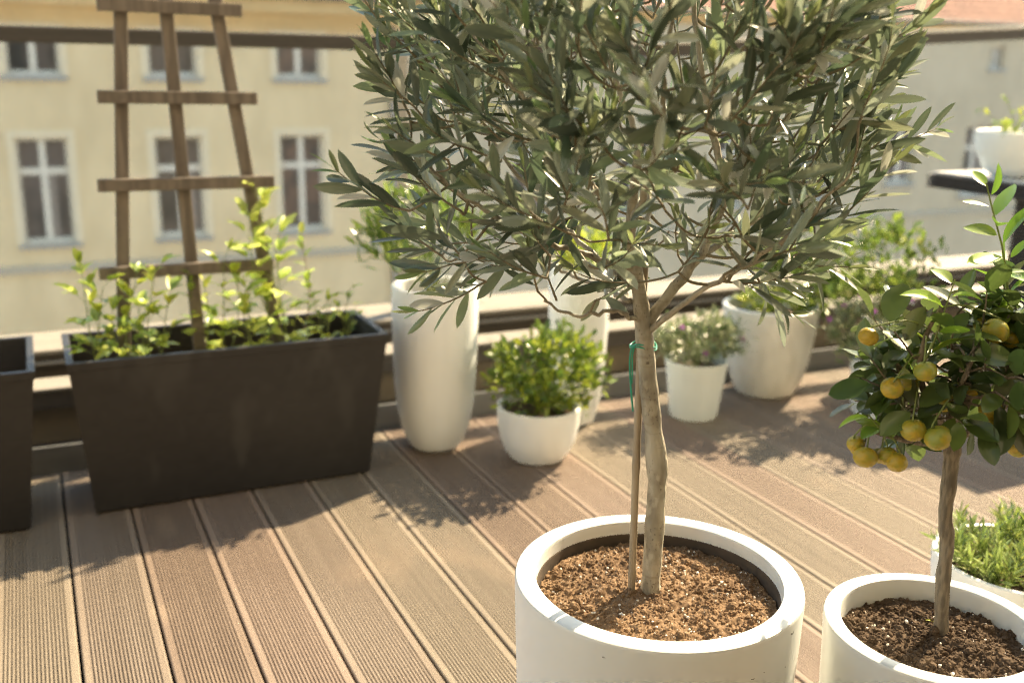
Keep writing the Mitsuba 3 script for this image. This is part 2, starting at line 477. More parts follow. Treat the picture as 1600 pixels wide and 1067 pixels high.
b = thing('apartment_building', 'cream plastered apartment house with white casement windows across the street on the left', 'building')
holes, wins = [], []
for k in range(-3, 3):
    cx = 0.29 + 2.765 * k
    wins.append((cx, -2.78, -0.53, 1.06, True, ['pane_dark', 'pane_dark', 'pane_brown'][k % 3], [-.02, .1, None][k % 3]))
    wins.append((cx, 0.72, 1.62, 1.06, False, ['pane_dark', 'pane_dark', 'pane_brown'][k % 3], None))
    wins.append((cx, -6.9, -4.9, 1.06, True, 'pane_dark', None))
holes = [(c - w_ / 2, a, c + w_ / 2, z) for c, a, z, w_, *_ in wins]
part(b, 'wall', wall_mesh(-12, 8.15, -14, 1.80, holes, YF), M['plaster'])
part(b, 'backing', box(-12, 8.15, YF + .3, YF + 8, -14, 2.4), M['gutter'])
for c, a, z, w_, tr, pn, cu in wins:
    wk = window(b, c, a, z, w_, YF, tr, pn, cu)
    fz = [box(c - w_ / 2 - .13, c - w_ / 2 - .002, YF - .035, YF + .05, a - .002, z + .13), box(c + w_ / 2 + .002, c + w_ / 2 + .13, YF - .035, YF + .05, a - .002, z + .13), box(c - w_ / 2 - .002, c + w_ / 2 + .002, YF - .035, YF + .05, z + .002, z + .13)]
    part(wk, 'surround', join(fz), M['trim'])
part(b, 'string_course', box(-12, 8.15, YF - .09, YF - .002, -3.40, -3.25), M['band'])
cn = [box(-12, 8.2, YF - .12, YF + .3, 1.80, 1.95), box(-12, 8.2, YF - .2, YF + .3, 1.95, 2.12), box(-12, 8.25, YF - .38, YF + .3, 2.12, 2.42)]
part(b, 'cornice', join(cn), M['cornice'])
part(b, 'gutter', box(-12, 8.3, YF - .52, YF + .3, 2.42, 2.56), M['gutter'])
part(b, 'downpipe', tube([(8.02, YF - .1, 2.5), (8.02, YF - .1, -14)], .07), M['gutter'], smooth=True)
part(b, 'roof', trimesh.convex.convex_hull(np.array([[x, y, z] for x in (-12, 8.3) for y, z in ((YF - .5, 2.56), (YF + 8, 2.56), (YF + 4, 4.6))])), M['gutter'])

b2 = thing('neighbouring_building', 'pale plastered house with a red tiled roof across the street on the right', 'building')
YN = 24.4
wins = [(12.0, -2.78, -.53), (15.2, -2.78, -.53), (18.4, -2.78, -.53), (21.6, -2.78, -.53), (24.95, -2.3, -.53), (28.2, -2.78, -.53), (31.5, -2.78, -.53),
        (11.8, .9, 1.75), (15.2, .9, 1.75), (21.6, .9, 1.75), (28.6, 1.25, 1.95)]
ww = [1.06 if c not in (28.6,) else .6 for c, *_ in wins]
part(b2, 'wall', wall_mesh(8.15, 42, -14, 2.3, [(c - w_ / 2, a, c + w_ / 2, z) for (c, a, z), w_ in zip(wins, ww)], YN), M['plaster_pale'])
part(b2, 'backing', box(8.15, 42, YN + .3, YN + 9, -14, 2.4), M['gutter'])
for (c, a, z), w_ in zip(wins, ww):
    window(b2, c, a, z, w_, YN, z - a > 1.2, 'pane_dark', .1)
part(b2, 'string_course', box(8.15, 42, YN - .08, YN - .002, -3.40, -3.25), M['band'])
part(b2, 'cornice', join([box(8.2, 42, YN - .12, YN + .3, 2.3, 2.42), box(8.2, 42, YN - .3, YN + .3, 2.42, 2.56)]), M['cornice'])
part(b2, 'gutter', box(8.3, 42, YN - .42, YN - .30, 2.53, 2.66, .02), M['gutter'])
ac = Acc()
ra = math.radians(33)
for row in range(11):
    s0, s1 = row * .34, row * .34 + .40
    y0, z0 = YN - .36 + s0 * math.cos(ra), 2.62 + s0 * math.sin(ra)
    y1, z1 = YN - .36 + s1 * math.cos(ra), 2.62 + s1 * math.sin(ra)
    xs = np.arange(8.3, 42, .055)
    hh = .035 * np.abs(np.sin(xs * np.pi / .22)) + .045
    v = np.vstack([np.c_[xs, np.full(len(xs), y0 - .0), z0 + hh - .06], np.c_[xs, np.full(len(xs), y0), z0 + hh], np.c_[xs, np.full(len(xs), y1), z1 + hh - .045]])
    n_ = len(xs)
    i = np.arange(n_ - 1)
    f = np.vstack([np.stack([i + a * n_, i + 1 + a * n_, i + 1 + (a + 1) * n_, i + (a + 1) * n_], 1) for a in (0, 1)])
    ac.add(v, f)
rf = part(b2, 'roof', trimesh.convex.convex_hull(np.array([[x, y, z] for x in (8.3, 42) for y, z in ((YN - .3, 2.57), (YN + 9, 2.57), (YN + 4.2, 5.3))])), M['gutter'])
v_, f_ = ac.mesh()
scene[child(rf, 'tiles')] = mikit.ply((v_, f_), M['roof_tile'])
labels[rf + '__tiles'] = {'kind': 'stuff', 'label': 'rows of red roof tiles'}

# ------------------------------------------------------------------ pots
def soil_mesh(r, amp, seed, res=0.0024, dome=0.0, crumbs=900, csize=(.0012, .0042)):
    """bumpy disc of potting soil with loose crumbs"""
    n = int(2 * r / res)
    g = np.linspace(-r, r, n)
    X, Yg = np.meshgrid(g, g, indexing='ij')
    R = np.hypot(X, Yg)
    p = np.stack([X, Yg, 0 * X], -1)
    z = amp * (meshkit.fbm(p * 22, 3, seed) - .5) * 2 + amp * .55 * (meshkit.fbm(p * 110, 3, seed + 3) - .5) * 2 + .0022 * (meshkit.noise(p * 330, seed + 5) - .5) + dome * (1 - (R / r) ** 2)
    z[R > r * .995] -= .01
    idx = np.arange(n * n).reshape(n, n)
    q = np.stack([idx[:-1, :-1], idx[1:, :-1], idx[1:, 1:], idx[:-1, 1:]], -1)
    keep = (R[:-1, :-1] < r * 1.01)
    q = q[keep]
    f = np.vstack([q[:, [0, 1, 2]], q[:, [0, 2, 3]]])
    rg = np.random.default_rng(seed)
    ac = Acc()
    ac.add(np.stack([X, Yg, z], -1).reshape(-1, 3), f)
    ico, ico2 = trimesh.creation.icosphere(subdivisions=1), trimesh.creation.icosphere(subdivisions=3)
    for k in range(crumbs):
        a, rr = rg.uniform(0, 2 * np.pi), r * .97 * math.sqrt(rg.uniform())
        s = csize[0] + (csize[1] - csize[0]) * rg.uniform() ** 3
        v = np.array(ico.vertices) * (1 + rg.normal(0, .18, (len(ico.vertices), 1))) * s * rg.uniform(.6, 1.3, 3)
        x, y = rr * math.cos(a), rr * math.sin(a)
        i, j = int((x + r) / (2 * r) * (n - 1)), int((y + r) / (2 * r) * (n - 1))
        ac.add(v + [x, y, z[i, j] + s * .35], ico.faces)

    for k in range(crumbs // 60):
        a, rr = rg.uniform(0, 2 * np.pi), r * .9 * math.sqrt(rg.uniform())
        x, y = rr * math.cos(a), rr * math.sin(a)
        i, j = int((x + r) / (2 * r) * (n - 1)), int((y + r) / (2 * r) * (n - 1))
        o_ = np.array([x, y, z[i, j] + .0012])
        a = rg.uniform(0, 2 * np.pi)
        d_ = np.array([math.cos(a), math.sin(a), rg.normal(0, .2)]) * rg.uniform(.004, .013)
        ac.add(*tube([o_, o_ + d_ * .5 + rg.normal(0, .0006, 3), o_ + d_], rg.uniform(.0004, .0010), 5))
    for k in range(crumbs // 120):
        a, rr = rg.uniform(0, 2 * np.pi), r * .9 * math.sqrt(rg.uniform())
        s = rg.uniform(.004, .0085)
        v = np.array(ico2.vertices)
        v = v * (1 + .7 * (meshkit.fbm(v * 2.2 + k, 3) - .5))[:, None] * s * rg.uniform(.6, 1.2, 3)
        x, y = rr * math.cos(a), rr * math.sin(a)
        i, j = int((x + r) / (2 * r) * (n - 1)), int((y + r) / (2 * r) * (n - 1))
        ac.add(v + [x, y, z[i, j]], ico2.faces)

    def height(x, y):
        i, j = int((x + r) / (2 * r) * (n - 1)), int((y + r) / (2 * r) * (n - 1))
        return z[min(max(i, 0), n - 1), min(max(j, 0), n - 1)]
    v, f = ac.mesh()
    return trimesh.Trimesh(v, f, process=False), height


def perlite_mesh(r, height, n, seed, size=(.0009, .0034)):
    rg = np.random.default_rng(seed)
    ico = trimesh.creation.icosphere(subdivisions=1)
    ac = Acc()
    for k in range(n):
        a, rr = rg.uniform(0, 2 * np.pi), r * .97 * math.sqrt(rg.uniform())
        s = size[0] + (size[1] - size[0]) * rg.uniform() ** 4
        v = np.array(ico.vertices) * (1 + rg.normal(0, .15, (len(ico.vertices), 1))) * s
        x, y = rr * math.cos(a), rr * math.sin(a)
        ac.add(v + [x, y, height(x, y) + s * .6], ico.faces)
    v, f = ac.mesh()
    return trimesh.Trimesh(v, f, process=False)


def moved(m, x, y, z=0.0):
    m.apply_translation((x, y, z))
    return m


def pot(name, label, cat, x, y, profile, mat_, soil=None, soil_mat='soil_dark', sides=72, group=None, smooth=40, wob=0):
    """profile as in lathe(); soil = (radius, height)"""
    k = thing(name, label, cat, group)
    part(k, 'body', moved(lathe(profile, sides), x, y), M[mat_], smooth=smooth)
    if soil:
        m, h = soil_mesh(soil[0], .006, int(x * 100), res=.006, crumbs=80, csize=(.003, .007))
        part(k, 'soil', moved(m, x, y, soil[1]), M[soil_mat], smooth=False)
    return k


def wall_profile(outer, thick, lip, inner_z):
    """outside profile [(r, z)...] bottom to rim, rounded lip, inner wall down to inner_z"""
    rt, zt = outer[-1]
    e = min(lip, thick / 2)
    o = list(outer[:-1]) + [(rt, zt - e), (rt - e * .3, zt - e * .3), (rt - e, zt)]
    i = [(rt - thick + e, zt), (rt - thick + e * .3, zt - e * .3), (rt - thick, zt - e)]
    ri = np.interp(inner_z, [q[1] for q in outer], [q[0] for q in outer]) - thick
    return o + i + [(ri, inner_z)]


# the olive's pot
OX, OY, OR, OZ = 0.748, 1.092, 0.201, 0.406
k = thing('white_planter', 'large glossy white round planter with brown soil under the olive tree', 'planter', 'white round planters in the foreground')
part(k, 'body', moved(lathe(wall_profile([(.171, 0), (.184, .004), (.189, .012), (.192, .1), (.196, .25), (.1995, .34), (OR, OZ)], .030, .006, .30), 128), OX, OY), M['gloss_white'], smooth=40)
part(k, 'added_dark_ring', moved(lathe([(.1712, OZ - .022), (.1706, OZ - .021), (.1690, OZ - .023), (.1680, .30)], 96, False), OX, OY), M['added_dark_ring'], smooth=50)  # dark ring added below the rim, stands for the shaded band above the soil
sm, hf = soil_mesh(.1675, .007, 11, res=.0019, crumbs=3800, csize=(.0007, .0030), dome=.008)
SZ = OZ - .037
part(k, 'soil', moved(sm, OX, OY, SZ), M['soil_brown'])
part(k, 'perlite', moved(perlite_mesh(.165, hf, 560, 3, (.0005, .0021)), OX, OY, SZ), M['perlite'], stuff=True, label='white perlite grains in the brown soil')
rg = np.random.default_rng(8)
am = Acc()
for q in range(26):
    a = rg.uniform(-2.6, -.2) if q > 2 else [-1.95, -1.1, -2.5][q]
    z = rg.uniform(.26, .39)
    rad = np.interp(z, [.25, .34, .405], [.196, .1995, .201]) + .0004
    s = rg.uniform(.0006, .0016) if q > 2 else .0028
    an = a + np.linspace(-1, 1, 4) * s * 1.6 / rad
    zz = z + np.array([0, .3, -.3, .2]) * s
    v = np.vstack([np.c_[OX + rad * np.cos(an), OY + rad * np.sin(an), zz + s * .35], np.c_[OX + rad * np.cos(an), OY + rad * np.sin(an), zz - s * .35]])
    i = np.arange(3)
    am.add(v, np.vstack([np.stack([i, i + 4, i + 5], 1), np.stack([i, i + 5, i + 1], 1)]))
part(k, 'scuff_mark', am.mesh(), M['mark'], stuff=True, label='small dark scuffs on the pot side')

# the kumquat's pot
KX, KY, KR, KZ = 1.046, 0.866, 0.147, 0.38
k = thing('white_planter', 'smaller glossy white round planter with dark soil under the citrus tree', 'planter', 'white round planters in the foreground')
part(k, 'body', moved(lathe(wall_profile([(.120, 0), (.132, .004), (.136, .012), (.140, .2), (.1445, .33), (KR, KZ)], .024, .006, .28), 112), KX, KY), M['gloss_white'], smooth=40)
sm, hk = soil_mesh(.1245, .009, 21, res=.0019, crumbs=3200, csize=(.0007, .0038), dome=.004)
KSZ = KZ - .034
part(k, 'soil', moved(sm, KX, KY, KSZ), M['soil_dark'])
part(k, 'perlite', moved(perlite_mesh(.122, hk, 200, 5, (.0005, .0027)), KX, KY, KSZ), M['perlite'], stuff=True, label='pale grains in the dark soil')

# pots behind
Q = 'white pots along the parapet'
pot('tall_planter', 'tall white cylindrical pot beside the dark trough, leafy plant on top', 'planter', 1.016, 2.675,
    wall_profile([(.052, 0), (.068, .005), (.080, .02), (.100, .07), (.111, .13), (.1175, .2), (.1215, .3), (.1235, .4), (.1235, .488)], .014, .006, .42), 'satin_white', (.106, .44), group=Q)
pot('round_pot', 'squat rounded white pot holding the yellow green feathery bush', 'pot', 1.256, 2.478,
    wall_profile([(.055, 0), (.076, .004), (.096, .03), (.109, .065), (.117, .105), (.120, .160)], .012, .005, .13), 'satin_white', (.107, .14))
pot('tall_planter', 'tall white pot half hidden behind the feathery bush', 'planter', 1.505, 2.71,
    wall_profile([(.045, 0), (.058, .006), (.074, .07), (.086, .18), (.092, .3), (.094, .42), (.093, .50)], .012, .006, .44), 'satin_white', (.08, .46))
pot('bucket_pot', 'small conical bluish white bucket pot of grey green flowers', 'pot', 1.895, 2.62,
    wall_profile([(.074, 0), (.077, .003), (.098, .172), (.101, .178), (.101, .19)], .006, .003, .15), 'cool_white', (.092, .16))
pot('glazed_pot', 'big cream glazed pot with a rough rim between bucket pot and lavender', 'pot', 2.275, 2.735,
    wall_profile([(.085, 0), (.100, .005), (.122, .05), (.140, .12), (.152, .2), (.159, .27), (.163, .30), (.165, .315)], .018, .008, .25), 'cream_glaze', (.142, .275))
pot('bucket_pot', 'bluish white bucket pot of lavender partly behind the citrus leaves', 'pot', 2.49, 2.40,
    wall_profile([(.092, 0), (.095, .003), (.112, .172), (.115, .178), (.115, .19)], .006, .003, .15), 'cool_white', (.105, .16))
pot('shrub_pot', 'pale pot of the tall bright shrub, hidden behind the lavender', 'pot', 2.735, 2.635,
    wall_profile([(.07, 0), (.075, .005), (.096, .2), (.10, .25)], .012, .005, .2), 'cream_glaze', (.084, .21))
pot('bowl_planter', 'white bowl planter full of narrow green leaves at the right edge', 'planter', 1.555, 1.135,
    wall_profile([(.07, 0), (.09, .004), (.115, .06), (.135, .14), (.144, .21), (.146, .25)], .012, .005, .2), 'satin_white', (.130, .225))

# ------------------------------------------------------------------ dark troughs


def trough_mesh(bx0, bx1, by0, by1, tx0, tx1, ty0, ty1, h, t, lip, depth):
    def ring(x0, x1, y0, y1, z):
        return [(x0, y0, z), (x1, y0, z), (x1, y1, z), (x0, y1, z)]

    def at_(z, off):
        s = z / h
        return ring(bx0 + (tx0 - bx0) * s - off, bx1 + (tx1 - bx1) * s + off, by0 + (ty0 - by0) * s - off, by1 + (ty1 - by1) * s + off, z)
    rows = [at_(0.004, -.004), at_(.008, 0)]
    for q in range(1, 5):
        z = h * q / 5 - .004
        rows += [at_(z - .006, 0), at_(z, -.0003), at_(z + .006, 0)]
    rows += [at_(h - lip - .002, 0), at_(h - lip, .003), at_(h - .002, .003), at_(h, .001), at_(h, -t), at_(h - .003, -t - .002), at_(h - depth, -t - .002)]
    v = np.array(rows).reshape(-1, 3)
    i, j = np.meshgrid(np.arange(len(rows) - 1), np.arange(4), indexing='ij')
    q = np.stack([i * 4 + j, i * 4 + (j + 1) % 4, (i + 1) * 4 + (j + 1) % 4, (i + 1) * 4 + j], -1).reshape(-1, 4)
    e = (len(rows) - 1) * 4
    f = np.vstack([q[:, [0, 1, 2]], q[:, [0, 2, 3]], [[0, 3, 2], [0, 2, 1], [e, e + 1, e + 2], [e, e + 2, e + 3]]])
    return trimesh.Trimesh(v, f, process=False)


def slab_soil(x0, x1, y0, y1, z, seed):
    n, m = 90, 40
    X, Yg = np.meshgrid(np.linspace(x0, x1, n), np.linspace(y0, y1, m), indexing='ij')
    p = np.stack([X, Yg, 0 * X], -1)
    Z = z + .012 * (meshkit.fbm(p * 30, 3, seed) - .5) * 2
    idx = np.arange(n * m).reshape(n, m)
    q = np.stack([idx[:-1, :-1], idx[1:, :-1], idx[1:, 1:], idx[:-1, 1:]], -1).reshape(-1, 4)
    return np.stack([X, Yg, Z], -1).reshape(-1, 3), q


k = thing('trough_planter', 'long dark brown trough planter with trellis and young plants', 'planter', 'dark trough planters')
part(k, 'body', trough_mesh(.072, .772, 2.545, 2.765, .038, .817, 2.50, 2.80, .405, .012, .02, .1), M['planter'])
part(k, 'soil', slab_soil(.058, .796, 2.52, 2.78, .318, 4), M['soil_dark'], smooth=True)
k = thing('trough_planter', 'dark brown trough planter cut off by the left edge of the photo', 'planter', 'dark trough planters')
part(k, 'body', trough_mesh(-.778, -.077, 2.515, 2.735, -.812, -.033, 2.45, 2.79, .41, .012, .02, .1), M['planter'])
part(k, 'soil', slab_soil(-.79, -.055, 2.48, 2.77, .32, 6), M['soil_dark'], smooth=True)

# ------------------------------------------------------------------ trellis
k = thing('wooden_trellis', 'brown wooden fan trellis standing in the long dark trough', 'trellis')
YT = 2.66


def stick(p0, p1, wx, wy, bevel=.0015):
    """wooden batten of section wx by wy between two points"""
    p0, p1 = np.array(p0, float), np.array(p1, float)
    d = unit(p1 - p0)
    y = np.array([0, 1.0, 0])
    y = unit(y - d * (y @ d))
    x = np.cross(y, d)
    m = box(-wx / 2, wx / 2, -wy / 2, wy / 2, 0, np.linalg.norm(p1 - p0), bevel)
    Mx = np.eye(4)
    Mx[:3, 0], Mx[:3, 1], Mx[:3, 2], Mx[:3, 3] = x, y, d, p0
    m.apply_transform(Mx)
    return m


for (a, c) in (((.171, .32), (.233, 1.235)), ((.362, .32), (.332, 1.24)), ((.571, .32), (.446, 1.245))):
    part(k, 'upright', stick((a[0], YT + .012, a[1]), (c[0], YT + .012, c[1]), .031, .018), M['trellis'])
for (x0, x1, z) in ((.178, .507, 1.212), (.162, .534, 1.004), (.146, .568, .797), (.132, .556, .583)):
    part(k, 'crossbar', stick((x0, YT - .0075, z), (x1, YT - .0075, z - .003), .030, .018), M['trellis'])

# ------------------------------------------------------------------ plants
UP = np.array([0, 0, 1.0])


def vary(c, g, s=.12):
    f = 1 + g.normal(0, s)
    return np.clip(np.array(c) * f * (1 + g.normal(0, .05, 3)), .01, .8)


def leaf_set(specs, mat_, n_variants, seed, colors, L, W, **kw):
    """a few leaf meshes of one kind: list of (vertices, triangles, colour, ply dict)"""
    g = np.random.default_rng(seed)
    out = []
    for q in range(n_variants):
        c = vary(colors[q % len(colors)], g, .1)
        sc = g.uniform(.85, 1.15)
        v, f = leaf(L * sc, W * g.uniform(.85, 1.15), bend=g.normal(kw.get('bend', .15), kw.get('bs', .12)), fold=g.uniform(.05, .25), twist=g.normal(0, .18), n=kw.get('n', 8), belly=kw.get('belly', .5), wave=kw.get('wave', 0))
        out.append((v, f, c, mikit.ply((v, f), mat_, smooth=True, color=np.broadcast_to(c, (len(v), 3)))))
    return out


def emit_leaves(parent, items, leaves, keep, mat_, name='foliage', label=None):
    """items: (matrix, variant, scale). The 'keep' leaves that show largest are parts, the rest one part"""
    pos = np.array([it[0][:3, 3] + it[0][:3, 0] * .03 for it in items])
    px = to_px(pos)
    inside = (px[:, 0] > -20) & (px[:, 0] < 1620) & (px[:, 1] > -20) & (px[:, 1] < 1090)
    dist = np.where(inside, px[:, 2], 1e6)
    order = np.argsort(dist, kind='stable')
    first = set(order[:keep].tolist())
    ac = Acc()
    for i, (mx, q, s) in enumerate(items):
        ms = mx.copy()
        ms[:3, :3] *= s
        if i in first:
            put(parent, 'leaf', leaves[q][3], ms)
        else:
            ac.add(apply(ms, leaves[q][0]), leaves[q][1], leaves[q][2])
    if ac.n:
        part(parent, name, ac.mesh(), mat_, smooth=True, stuff=True, color=ac.color(), label=label)


def rot_about(v, ax, a):
    ax = unit(ax)
    return v * math.cos(a) + np.cross(ax, v) * math.sin(a) + ax * (ax @ v) * (1 - math.cos(a))


def perp(d, g):
    r_ = g.normal(size=3)
    return unit(r_ - d * (r_ @ d))


# ---- the olive tree
g = np.random.default_rng(2024)
HO = 1.318
HR_ = np.array([math.cos(YAW), -math.sin(YAW), 0])
tk = thing('olive_tree', 'olive standard with knobbly slender trunk and dense grey green crown', 'tree')
pts = [on_h(*q, HO) for q in ((1016, 955), (1016, 925), (1019, 880), (1023, 820), (1026, 770), (1027, 735), (1023, 690), (1018, 645), (1013, 600), (1010, 560), (1006, 520), (1001, 470), (993, 420), (985, 370), (990, 300), (1000, 220))]
tr = spline(pts, 90)
s = np.linspace(0, 1, 90)
rad = np.interp(s, [0, .03, .1, .3, .36, .42, .6, .72, .8, 1], [.0175, .0150, .0138, .0130, .0152, .0126, .0122, .0112, .0085, .005])
rad = rad * (1 + .035 * np.sin(s * 41) + .03 * np.sin(s * 97 + 1))
part(tk, 'trunk', tube(tr, rad, 14), M['bark'], smooth=True)
kp = on_h(1012, 567, HO - .0112)
kv, kf = tube([kp + .0040 * np.array([math.cos(q) * HR_[0], math.cos(q) * HR_[1], math.sin(q) * .8]) for q in np.linspace(0, 6.2832, 14)], .0011, 6, caps=False)
part(tk, 'knot', (kv, kf), M['bark'], smooth=True)
part(tk, 'knot', trimesh.creation.icosphere(subdivisions=2, radius=.0028).apply_translation(kp + HEAD * .0012), M['bark_dark'], smooth=True)
limbs = []
V = lambda px, py, dd=0.0: on_h(px, py, HO + dd)
limb_px = [
    ([(1012, 505, 0), (1050, 455, .01), (1090, 405, .02), (1117, 350, .03), (1134, 300, .04), (1133, 265, .045), (1116, 215, .05), (1104, 160, .06), (1090, 60, .07), (1080, -60, .08)], .0092, .004),
    ([(1134, 285, .04), (1180, 250, .06), (1225, 190, .08), (1280, 110, .10), (1330, 20, .12)], .006, .0025),
    ([(1005, 500, 0), (985, 497, -.01), (962, 486, -.02), (930, 490, -.03), (890, 492, -.04), (850, 470, -.05)], .0045, .0020),
    ([(1000, 455, 0), (960, 425, .02), (915, 385, .05), (860, 330, .08), (800, 260, .10), (740, 170, .12)], .0062, .0025),
    ([(990, 400, 0), (950, 330, -.05), (905, 260, -.09), (850, 190, -.13), (780, 110, -.16)], .006, .0025),
    ([(987, 360, 0), (1010, 280, -.08), (1030, 200, -.14), (1040, 100, -.20), (1050, 0, -.24)], .006, .0025),
    ([(1010, 520, 0), (1060, 480, -.04), (1120, 440, -.08), (1190, 400, -.11), (1260, 340, -.13), (1330, 270, -.14)], .0058, .0022),
    ([(1090, 405, .02), (1150, 360, .08), (1220, 320, .14), (1290, 270, .2), (1350, 200, .24)], .0058, .0022),
    ([(1000, 440, 0), (1010, 380, .09), (1015, 300, .17), (1020, 200, .23), (1020, 90, .28)], .006, .0025),
    ([(993, 420, 0), (920, 400, -.04), (840, 370, -.07), (760, 330, -.08), (690, 280, -.09), (640, 220, -.09)], .0055, .0022),
    ([(1104, 160, .06), (1150, 90, .02), (1200, 10, -.03), (1240, -70, -.06)], .0045, .002),
    ([(1000, 220, 0), (960, 120, .02), (930, 20, .02), (900, -80, .02)], .005, .002),
    ([(985, 470, .0), (930, 445, .09), (870, 420, .16), (800, 370, .22)], .0045, .002),
]
nodes, noder = [], []
for lp, r0, r1 in limb_px:
    c = spline([V(*q) for q in lp], 26)
    c[1:-1] += g.normal(0, .0016, (24, 3))
    rr = np.linspace(r0, r1, 26) * (.82 + .05 * g.normal(size=26))
    part(tk, 'branch', tube(c, rr, 9), M['bark'], smooth=True)
    for q, b_ in zip(c[5:], rr[5:]):
        nodes.append(q)
        noder.append(b_)
CEN = V(1018, 165, 0.0)
HR = np.array([math.cos(YAW), -math.sin(YAW), 0])
AX, AY, AZ = .282, .28, .270      # across, along the view, up
tw = Acc()
olive_cols = [(.142, .175, .115), (.076, .10, .066), (.185, .22, .150), (.31, .34, .27), (.42, .44, .37), (.21, .245, .145), (.088, .114, .078), (.162, .198, .122)]
OL = leaf_set(None, M['leaf'], 16, 7, olive_cols, .053, .0106, bend=.08, bs=.07, n=8, belly=.55)
OS = leaf_set(None, M['leaf'], 6, 9, [(.18, .24, .09), (.23, .29, .12), (.15, .20, .09)], .040, .0080, bend=.05, n=6, belly=.54)
OLV = OL + OS
items = []
# positions of shoot starts
starts = []
while len(starts) < 210:
    u = g.normal(size=3)
    u = unit(u) * g.uniform(.25, 1.0) ** (1 / 2.2)
    if u[2] < -.55 and np.hypot(u[0], u[1]) < .5:
        continue
    q = CEN + HR * u[0] * AX + HEAD * u[1] * AY + UP * u[2] * AZ
    if u[2] < -.25 and g.uniform() < .30:
        continue
    if min([np.linalg.norm(q - z_) for z_ in starts] + [9]) < .024:
        continue
    starts.append(q)
# shoots of the lower skirt and the outline that the photograph shows
for sx, sy, dd in [(640, 330, -.1), (690, 400, -.06), (760, 440, -.05), (840, 455, -.06), (870, 470, -.04), (930, 470, -.05), (700, 250, -.12), (640, 180, -.08), (650, 90, -.05), (1130, 440, -.08), (1180, 430, -.05), (1230, 395, -.06), (1290, 360, -.07), (1290, 150, -.03), (1300, 90, 0), (1240, 330, .08), (860, 400, -.1), (1010, 440, -.07), (1060, 425, -.08), (940, 420, -.1), (980, 380, -.14), (1090, 370, -.12), (1150, 350, -.12), (1120, 300, -.16), (1210, 300, -.1), (1040, 330, -.17), (900, 330, -.16), (1160, 400, 0), (1240, 400, .02), (1060, 400, .06), (960, 440, .04), (720, 400, -.08), (700, 370, 0), (820, 400, .03), (740, 380, .05), (790, 420, .1), (880, 330, -.18), (960, 250, -.24), (1100, 200, -.25), (1000, 120, -.27), (1180, 110, -.2), (850, 130, -.22)]:
    starts.append(V(sx, sy, dd))
starts = sorted(starts, key=lambda q: min(np.linalg.norm(q - n_) for n_ in nodes))
starts_used = []


def olive_shoot(p, d, length, vigour=1.0):
    n = 10
    dirs = [d]
    for q in range(n - 1):
        d = unit(d + g.normal(0, .07, 3) + UP * .03)
        dirs.append(d)
    c = np.vstack([p, p + np.cumsum(np.array(dirs) * length / n, 0)])
    tw.add(*tube(c, np.linspace(.0017, .0006, len(c)), 5))
    m = max(4, int(length / .0150))
    side = perp(d, g)
    for q in range(m):
        t = (q + .6) / m
        x = t * (len(c) - 1)
        i = min(int(x), len(c) - 2)
        o = c[i] + (c[i + 1] - c[i]) * (x - i)
        ax = unit(c[i + 1] - c[i])
        side = rot_about(side, ax, math.pi / 2 + g.normal(0, .25))
        side = unit(side - ax * (side @ ax))
        for sg in (-1, 1):
            if g.uniform() < .10:
                continue
            ang = g.normal(.80, .2) * (1 - .45 * t)
            dl = unit(ax * math.cos(ang) + side * sg * math.sin(ang) + g.normal(0, .10, 3))
            nl = unit(UP * .35 + ax * .6 + g.normal(0, .55, 3))
            young = t > .86
            sc = (.72 + .45 * math.sin(math.pi * min(1, .15 + t * .95))) * g.uniform(.78, 1.2) * vigour
            vi = (16 + g.integers(6)) if young else g.integers(16)
            items.append((frame(o, dl, nl), int(vi), sc))
    dl = unit(d + g.normal(0, .1, 3))
    items.append((frame(c[-1], dl, perp(dl, g)), int(16 + g.integers(6)), .8))


for q in starts:
    N = np.array(nodes)
    dv = q - N
    dist = np.linalg.norm(dv, axis=1)
    cost = dist + .12 * np.maximum(0, -(dv[:, 2]) / (dist + 1e-6)) * dist
    i = int(np.argmin(cost))
    a = N[i]
    out = unit((q - CEN) / np.array([1, 1, 1]))
    d = unit(out * .6 + UP * .7 + g.normal(0, .28, 3) + unit(q - a) * .3)
    if dist[i] > .012:
        mid = (a + q) / 2 + g.normal(0, .003, 3) - UP * .004
        c = spline([a, mid, q], 8)
        r0 = min(.0026, noder[i] * .7)
        tw.add(*tube(c, np.linspace(r0, .0016, 8), 5))
        for z_ in c[2:]:
            nodes.append(z_)
            noder.append(.002)
    u = (q - CEN)
    low = q[2] < CEN[2] - .15
    olive_shoot(q, d if not low else unit(d - UP * .2), g.uniform(.075, .15) * (1.0 if not low else .72))
# named long shoots that stand out of the crown
for p0, p1 in [(((720, 330, -.1), (610, 260, -.12))), ((690, 210, -.08), (585, 100, -.1)), ((670, 300, -.05), (600, 210, -.05)), ((1330, 200, -.05), (1450, 90, -.06)), ((1230, 380, -.1), (1350, 270, -.12)), ((1130, 430, -.1), (1250, 360, -.12)), ((760, 400, -.12), (660, 430, -.14)), ((1000, 150, -.28), (950, 10, -.32)), ((1060, 260, -.26), (950, 60, -.31)), ((1200, 130, -.2), (1330, -20, -.22)), ((860, 90, -.22), (800, -60, -.22)), ((900, 200, -.26), (820, 40, -.28)), ((1250, 290, 0), (1320, 190, .02))]:
    a, c = V(*p0), V(*p1)
    N = np.array(nodes)
    i = int(np.argmin(np.linalg.norm(N - a, axis=1)))
    tw.add(*tube(spline([N[i], (N[i] + a) / 2 - UP * .01, a], 8), np.linspace(.0025, .0018, 8), 5))
    olive_shoot(a, unit(c - a), np.linalg.norm(c - a), 1.08)
part(tk, 'twigs', tw.mesh(), M['twig'], smooth=True, stuff=True, label='thin pale twigs of the crown')
